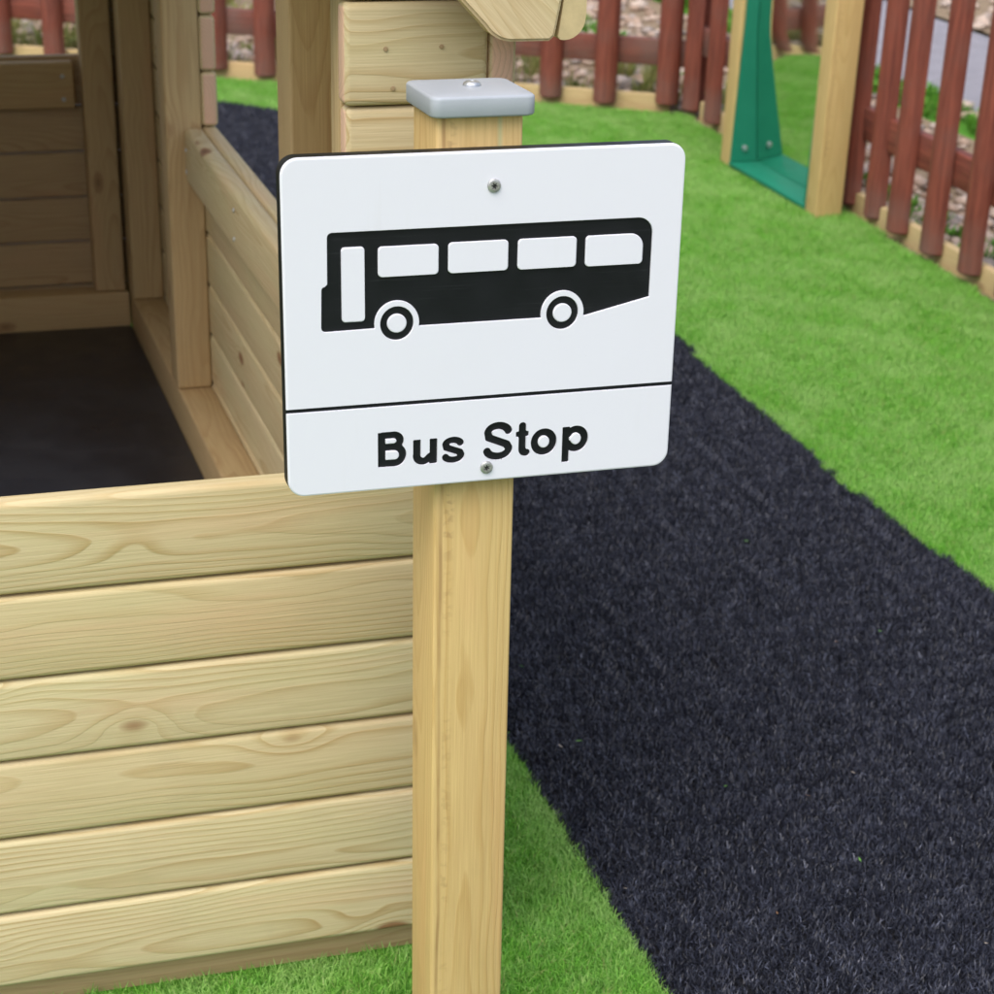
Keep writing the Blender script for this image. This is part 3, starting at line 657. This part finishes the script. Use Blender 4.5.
def fence(base, ang, pts, r0, r1, label, railz, posts):
    t = thing('fence', base, label, 'fence')
    out = Matrix.Rotation(ang, 3, 'Z') @ Vector((0, 1, 0))       # away from the lawn
    for x, y in pts:
        o = link('paling', PAL, None, t); place(o, (x + out.x * .046, y + out.y * .046, G + .028 + jit(.008) + .5), t); upright(o, ang + jit(.04), jit(.008))
    for z0, z1 in railz:
        a, b = Vector((*r0, 0)), Vector((*r1, 0)); L = (b - a).length
        o = link('rail', box_mesh(L, .036, z1 - z0, .004, M['red'], 2), None, t); c = (a + b) / 2 + out * .068
        place(o, (c.x, c.y, (z0 + z1) / 2), t); o.rotation_euler = (0, 0, math.atan2(b.y - a.y, b.x - a.x))
    for x, y in posts:
        o = link('post', box_mesh(1.15, .09, .09, .006, M['red'], 2), None, t); place(o, (x + out.x * .134, y + out.y * .134, G + .5), t); o.rotation_euler = (0, -math.pi / 2, 0)
        o.rotation_euler = (Matrix.Rotation(ang, 3, 'Z') @ Matrix.Rotation(-math.pi / 2, 3, 'Y')).to_euler()
    return t
angB = -math.atan(.592)
bp = [(2.515, BK(2.515)), (2.308, BK(2.308) - .02), (2.132, BK(2.132) + .0)]
bp += [(x, BK(x) + jit(.005)) for x in (1.945, 1.75, 1.555, 1.355, 1.155, .985, .78, .585, .394, .2, .0, -.2, -.4, -.6, -.8, -1.0, -1.2, -1.4, -1.6, -1.8, -2.0, -2.2)]
fence((.5, BK(.5), G), angB, bp, (2.60, BK(2.60)), (-2.4, BK(-2.4)), 'red-brown half-round paling fence along the back behind the playhouse', [(-.935, -.84), (-.36, -.27)], [(2.62, BK(2.62)), (.75, BK(.75)), (-1.1, BK(-1.1))])
angR = -math.pi / 2 - math.atan(.0355) * 1
ry = [5.20, 4.97, 4.74, 4.49, 4.25, 4.03, 3.80, 3.622, 3.42, 3.195, 2.96, 2.74, 2.52, 2.30, 2.1, 1.9, 1.7, 1.5]
fence((FR(3.2), 3.2, G), angR, [(FR(y) + (.02 if 3.6 < y < 4.7 else 0), y) for y in ry], (FR(5.25), 5.25), (FR(1.4), 1.4), 'red-brown half-round paling fence on the right, beside the green mirror frame', [(-.877, -.782), (-.33, -.24)], [(FR(2.6), 2.6), (FR(4.4), 4.4)])
# timber edging behind the pales
def edging(a, b, label, n):
    t = thing('timber_edging', (a[0], a[1], G), label, 'edging'); a, b = Vector(a), Vector(b); d = (b - a) / n; ang = math.atan2(d.y, d.x)
    for i in range(n):
        c = a + d * (i + .5); o = link('board', box_mesh(d.length - .004, .03, .115, .006, M['pine_edge'], 2), None, t)
        place(o, (c.x, c.y, G + .008 + jit(.004)), t); o.rotation_euler = (0, 0, ang)
    for i in range(n + 1):
        c = a + d * min(max(i, .03), n - .03) + Vector((-d.y, d.x)).normalized() * .032 * (1 if d.x > 0 else 1)
        o = link('peg', box_mesh(.22, .03, .03, .003, M['pine_edge'], 1), None, t); place(o, (c.x, c.y, G - .06), t); o.rotation_euler = (0, -math.pi / 2, 0)
nB = Vector((math.sin(-angB), math.cos(angB))); 
edging((-2.4 + .035, BK(-2.4) + .066), (2.53 + .035, BK(2.53) + .066), 'pale timber edging board at the foot of the back fence', 4)
edging((FR(5.15) + .066, 5.15), (FR(1.4) + .066, 1.4), 'pale timber edging board at the foot of the right-hand fence', 3)

# ------------------------------------------------------------------ mirror in a timber frame with green plastic ledge
mf = thing('play_mirror', (2.47, 4.08, G), 'upright mirror between timber planks with a green plastic ledge, against the right fence', 'mirror')
FX, Y0, Y1, MZ0, MZ1 = 2.412, 3.778, 4.372, -1.076, .12
timber('side_plank', mf, FX, FX + .088, Y0 - .078, Y0 - .0005, G - .02, .16, 'z', M['pine_post'], .004)
timber('side_plank', mf, FX, FX + .088, Y1 + .0005, Y1 + .078, G - .02, .16, 'z', M['pine_post'], .004)
def mx(z):                                   # bowed acrylic sheet
    u = (z - MZ0) / (MZ1 - MZ0); return FX + .094 - .056 * math.sin(min(1, u * 1.35) * math.pi * .5) + .06 * max(0, u - .35)
zs = [MZ0 + (MZ1 - MZ0) * i / 40 for i in range(41)]
bm = bmesh.new(); n = len(zs)
fr = [[bm.verts.new((mx(z), y, z)) for y in (Y0 + .004, Y1 - .004)] for z in zs]; bk = [[bm.verts.new((mx(z) + .004, y, z)) for y in (Y0 + .004, Y1 - .004)] for z in zs]
for i in range(n - 1):
    bm.faces.new((fr[i][1], fr[i][0], fr[i + 1][0], fr[i + 1][1])); bm.faces.new((bk[i][0], bk[i][1], bk[i + 1][1], bk[i + 1][0]))
    for s in (0, 1): bm.faces.new((fr[i][s], bk[i][s], bk[i + 1][s], fr[i + 1][s]))
bm.faces.new((fr[0][0], fr[0][1], bk[0][1], bk[0][0])); bm.faces.new((fr[-1][1], fr[-1][0], bk[-1][0], bk[-1][1]))
bmesh.ops.recalc_face_normals(bm, faces=bm.faces[:])
c = Vector((FX + .07, (Y0 + Y1) / 2, (MZ0 + MZ1) / 2))
for v in bm.verts: v.co -= c
me = bpy.data.meshes.new('mirror'); bm.to_mesh(me); bm.free()
for p in me.polygons: p.use_smooth = True
me.set_sharp_from_angle(angle=math.radians(30))
o = link('mirror', me, M['mirror'], mf); place(o, c, mf)
timber('ledge', mf, FX - .004, FX + .113, Y0, Y1, MZ0 - .014, MZ0 - .001, 'y', M['green_dark'], .002, 2)
for ya, yb, sg in ((Y1 - .0125, Y1 - .0005, -1), (Y0 + .0005, Y0 + .0125, 1)):
    pts = [(FX - .001, MZ0)] + [(mx(z) - .0008, z) for z in zs] + [(FX + .012, MZ1), (FX + .012, -.62)]
    sp_ = poly_prism(pts, ya, yb, M['green_dark'], 'side_panel', mf, .001)
    if sg < 0: screw(mf, (FX + .045, ya, -1.032), (0, -1, 0), 2.6, name='bolt', me=lathe_mesh([(.0042, -.001), (.0042, .0008), (.0034, .0024), (.0015, .0030)], M['metal_bolt'], 14))

# ------------------------------------------------------------------ pebbles, tufts and litter
def pebbles(name, spots, label, stops, r0, r1, seed):
    r = np.random.default_rng(seed); bm = bmesh.new(); bmesh.ops.create_icosphere(bm, subdivisions=1, radius=1)
    bv = np.array([v.co[:] for v in bm.verts]); bf = np.array([[v.index for v in f.verts] for f in bm.faces]); bm.free()
    V, F, T = [], [], []; o = 0
    for (x, y) in spots:
        s = r.uniform(r0, r1) * (1.5 if r.random() < .12 else 1); q = bv * (1 + .18 * np.sin(bv[:, [1, 2, 0]] * r.uniform(1.5, 3, 3) + r.uniform(0, 6, 3)))
        q = q * s * np.array([1, r.uniform(.6, .9), r.uniform(.4, .65)]); a = r.uniform(0, 6.28); cs, sn = math.cos(a), math.sin(a)
        q = np.c_[q[:, 0] * cs - q[:, 1] * sn + x, q[:, 0] * sn + q[:, 1] * cs + y, q[:, 2] + G + s * .22]
        V.append(q); F.append(bf + o); T.append(np.full(len(bv), r.random())); o += len(bv)
    V = np.concatenate(V); F = np.concatenate(F); T = np.concatenate(T)
    me = bpy.data.meshes.new(name); me.from_pydata(V.tolist(), [], F.tolist())
    me.attributes.new('tone', 'FLOAT', 'POINT').data.foreach_set('value', T.astype(np.float32))
    for p in me.polygons: p.use_smooth = True
    t = NT(name); a = t.n('Attribute', attribute_name='tone'); tc = t.n('TexCoord'); nn = t.noise(tc.outputs['Object'], 60, 4, .6)
    cc = t.mix(t.mapr(nn, .35, .7, 0, .5), t.ramp(a.outputs['Fac'], stops), c4((.30, .22, .17))); t.bsdf(cc, .75, .3, bump=nn, bstr=.4, bdist=.003)
    ob = link(name, me, t.m); ob['kind'] = 'stuff'; tag(ob, label, 'pebbles'); return ob
ST = [(0, (.36, .25, .18)), (.3, (.52, .39, .31)), (.6, (.58, .47, .39)), (.85, (.42, .36, .33)), (1, (.15, .13, .12))]
sB = []
while len(sB) < 1500:
    x = rng.uniform(-1.2, 2.9); d = .13 + rng.exponential(.55)
    if d < 2.4:
        y = BK(x) + d * 1.1
        if y > 5.2: sB.append((x, y))
pebbles('pebbles', sB, 'pale pinkish pebbles in the bed behind the back fence', ST, .014, .036, 5)
sR = []
while len(sR) < 1500:
    x = FR(4) + .12 + rng.exponential(.38); y = rng.uniform(2.6, 8.2)
    if x < 3.5: sR.append((x, y))
for k in range(500): sR.append((rng.uniform(4.72, 6), rng.uniform(4.5, 9)))
for k in range(60): sR.append((rng.uniform(3.66, 3.8), rng.uniform(3.5, 8)))
pebbles('pebbles', sR, 'pale pinkish pebbles in the bed behind the right-hand fence', ST, .014, .036, 6)
def tufts(name, clumps, label, mat, seed):
    r = np.random.default_rng(seed); V, F, T = [], [], []; o = 0
    for (x, y, s, n) in clumps:
        for k in range(n):
            a = r.uniform(0, 6.28); L = r.uniform(.05, .13) * s; le = r.uniform(.1, 1.1); q = abs(r.normal(0, .035)) * s; bxx, byy = x + math.cos(a) * q, y + math.sin(a) * q; wdt = .004
            dx, dy = math.cos(a), math.sin(a); px, py = -dy * wdt, dx * wdt
            h1, s1 = L * .6 * math.cos(le * .5), L * .6 * math.sin(le * .5); h2, s2 = h1 + L * .4 * math.cos(le * 1.4), s1 + L * .4 * math.sin(le * 1.4)
            V += [(bxx + px, byy + py, G), (bxx - px, byy - py, G), (bxx + dx * s1 - px, byy + dy * s1 - py, G + h1), (bxx + dx * s1 + px, byy + dy * s1 + py, G + h1), (bxx + dx * s2, byy + dy * s2, G + h2)]
            F += [(o, o + 1, o + 2, o + 3), (o + 3, o + 2, o + 4)]; T += [r.random()] * 5; o += 5
    me = bpy.data.meshes.new(name); me.from_pydata(V, [], F); me.materials.append(mat); me.attributes.new('tone', 'FLOAT', 'POINT').data.foreach_set('value', np.array(T, np.float32))
    ob = link(name, me); ob['kind'] = 'stuff'; tag(ob, label, 'grass'); return ob
M['tuft'] = blade_mat('meadow_blade', [(0, (.14, .22, .04)), (.35, (.26, .32, .08)), (.65, (.33, .33, .10)), (1, (.45, .38, .17))], .25, .6, .2, (.6, (.34, .30, .12)))
M['tuft_green'] = blade_mat('verge_blade', [(0, (.07, .22, .02)), (.5, (.12, .34, .03)), (1, (.22, .42, .07))], .25, .6, .2, (.2, (.2, .4, .07)))
cl = []
for k in range(260):
    x = rng.uniform(-1.2, 2.8); d = .15 + rng.exponential(.7); cl.append((x, BK(x) + d * 1.1, rng.uniform(.6, 1.3), 26))
tufts('grass_tufts', cl, 'yellowing grass tufts among the pebbles behind the back fence', M['tuft'], 8)
cl = []
for k in range(200):
    y = rng.uniform(2.6, 7.5); cl.append((FR(y) + .14 + rng.uniform(0, .16), y, rng.uniform(.25, .5), 22))
for k in range(380): cl.append((rng.uniform(3.5, 3.74), rng.uniform(3.0, 8.5), rng.uniform(.35, .6), 24))
tufts('grass_tufts', cl, 'green grass tufts and verge behind the right-hand fence', M['tuft_green'], 9)
# litter on the black strip: tiny green, brown and pale bits
bm = bmesh.new()
for k in range(50):
    x = rng.uniform(.52, 1.5); y = rng.uniform(-.05, 3.2); a = rng.uniform(0, 6.28); L = rng.uniform(.003, .008); wdt = rng.uniform(.0008, .0016); zz = G + .02 + rng.uniform(0, .004)
    d = Vector((math.cos(a), math.sin(a), rng.uniform(-.3, .3))) * L; pz = Vector((-math.sin(a), math.cos(a), rng.uniform(-.4, .4))) * wdt; cc = Vector((x, y, zz))
    f = bm.faces.new([bm.verts.new(cc + d + pz * .3), bm.verts.new(cc + pz), bm.verts.new(cc - d + pz * .2), bm.verts.new(cc - pz)]); f.material_index = k % 3
me = bpy.data.meshes.new('litter'); bm.to_mesh(me); bm.free()
for nm, c in (('litter_green', (.12, .30, .05)), ('litter_brown', (.22, .12, .06)), ('litter_pale', (.42, .36, .30))): me.materials.append(plain(nm, c, .7))
o = link('litter', me); o['kind'] = 'stuff'; tag(o, 'tiny dry bits of leaf and grass on the black strip', 'litter')
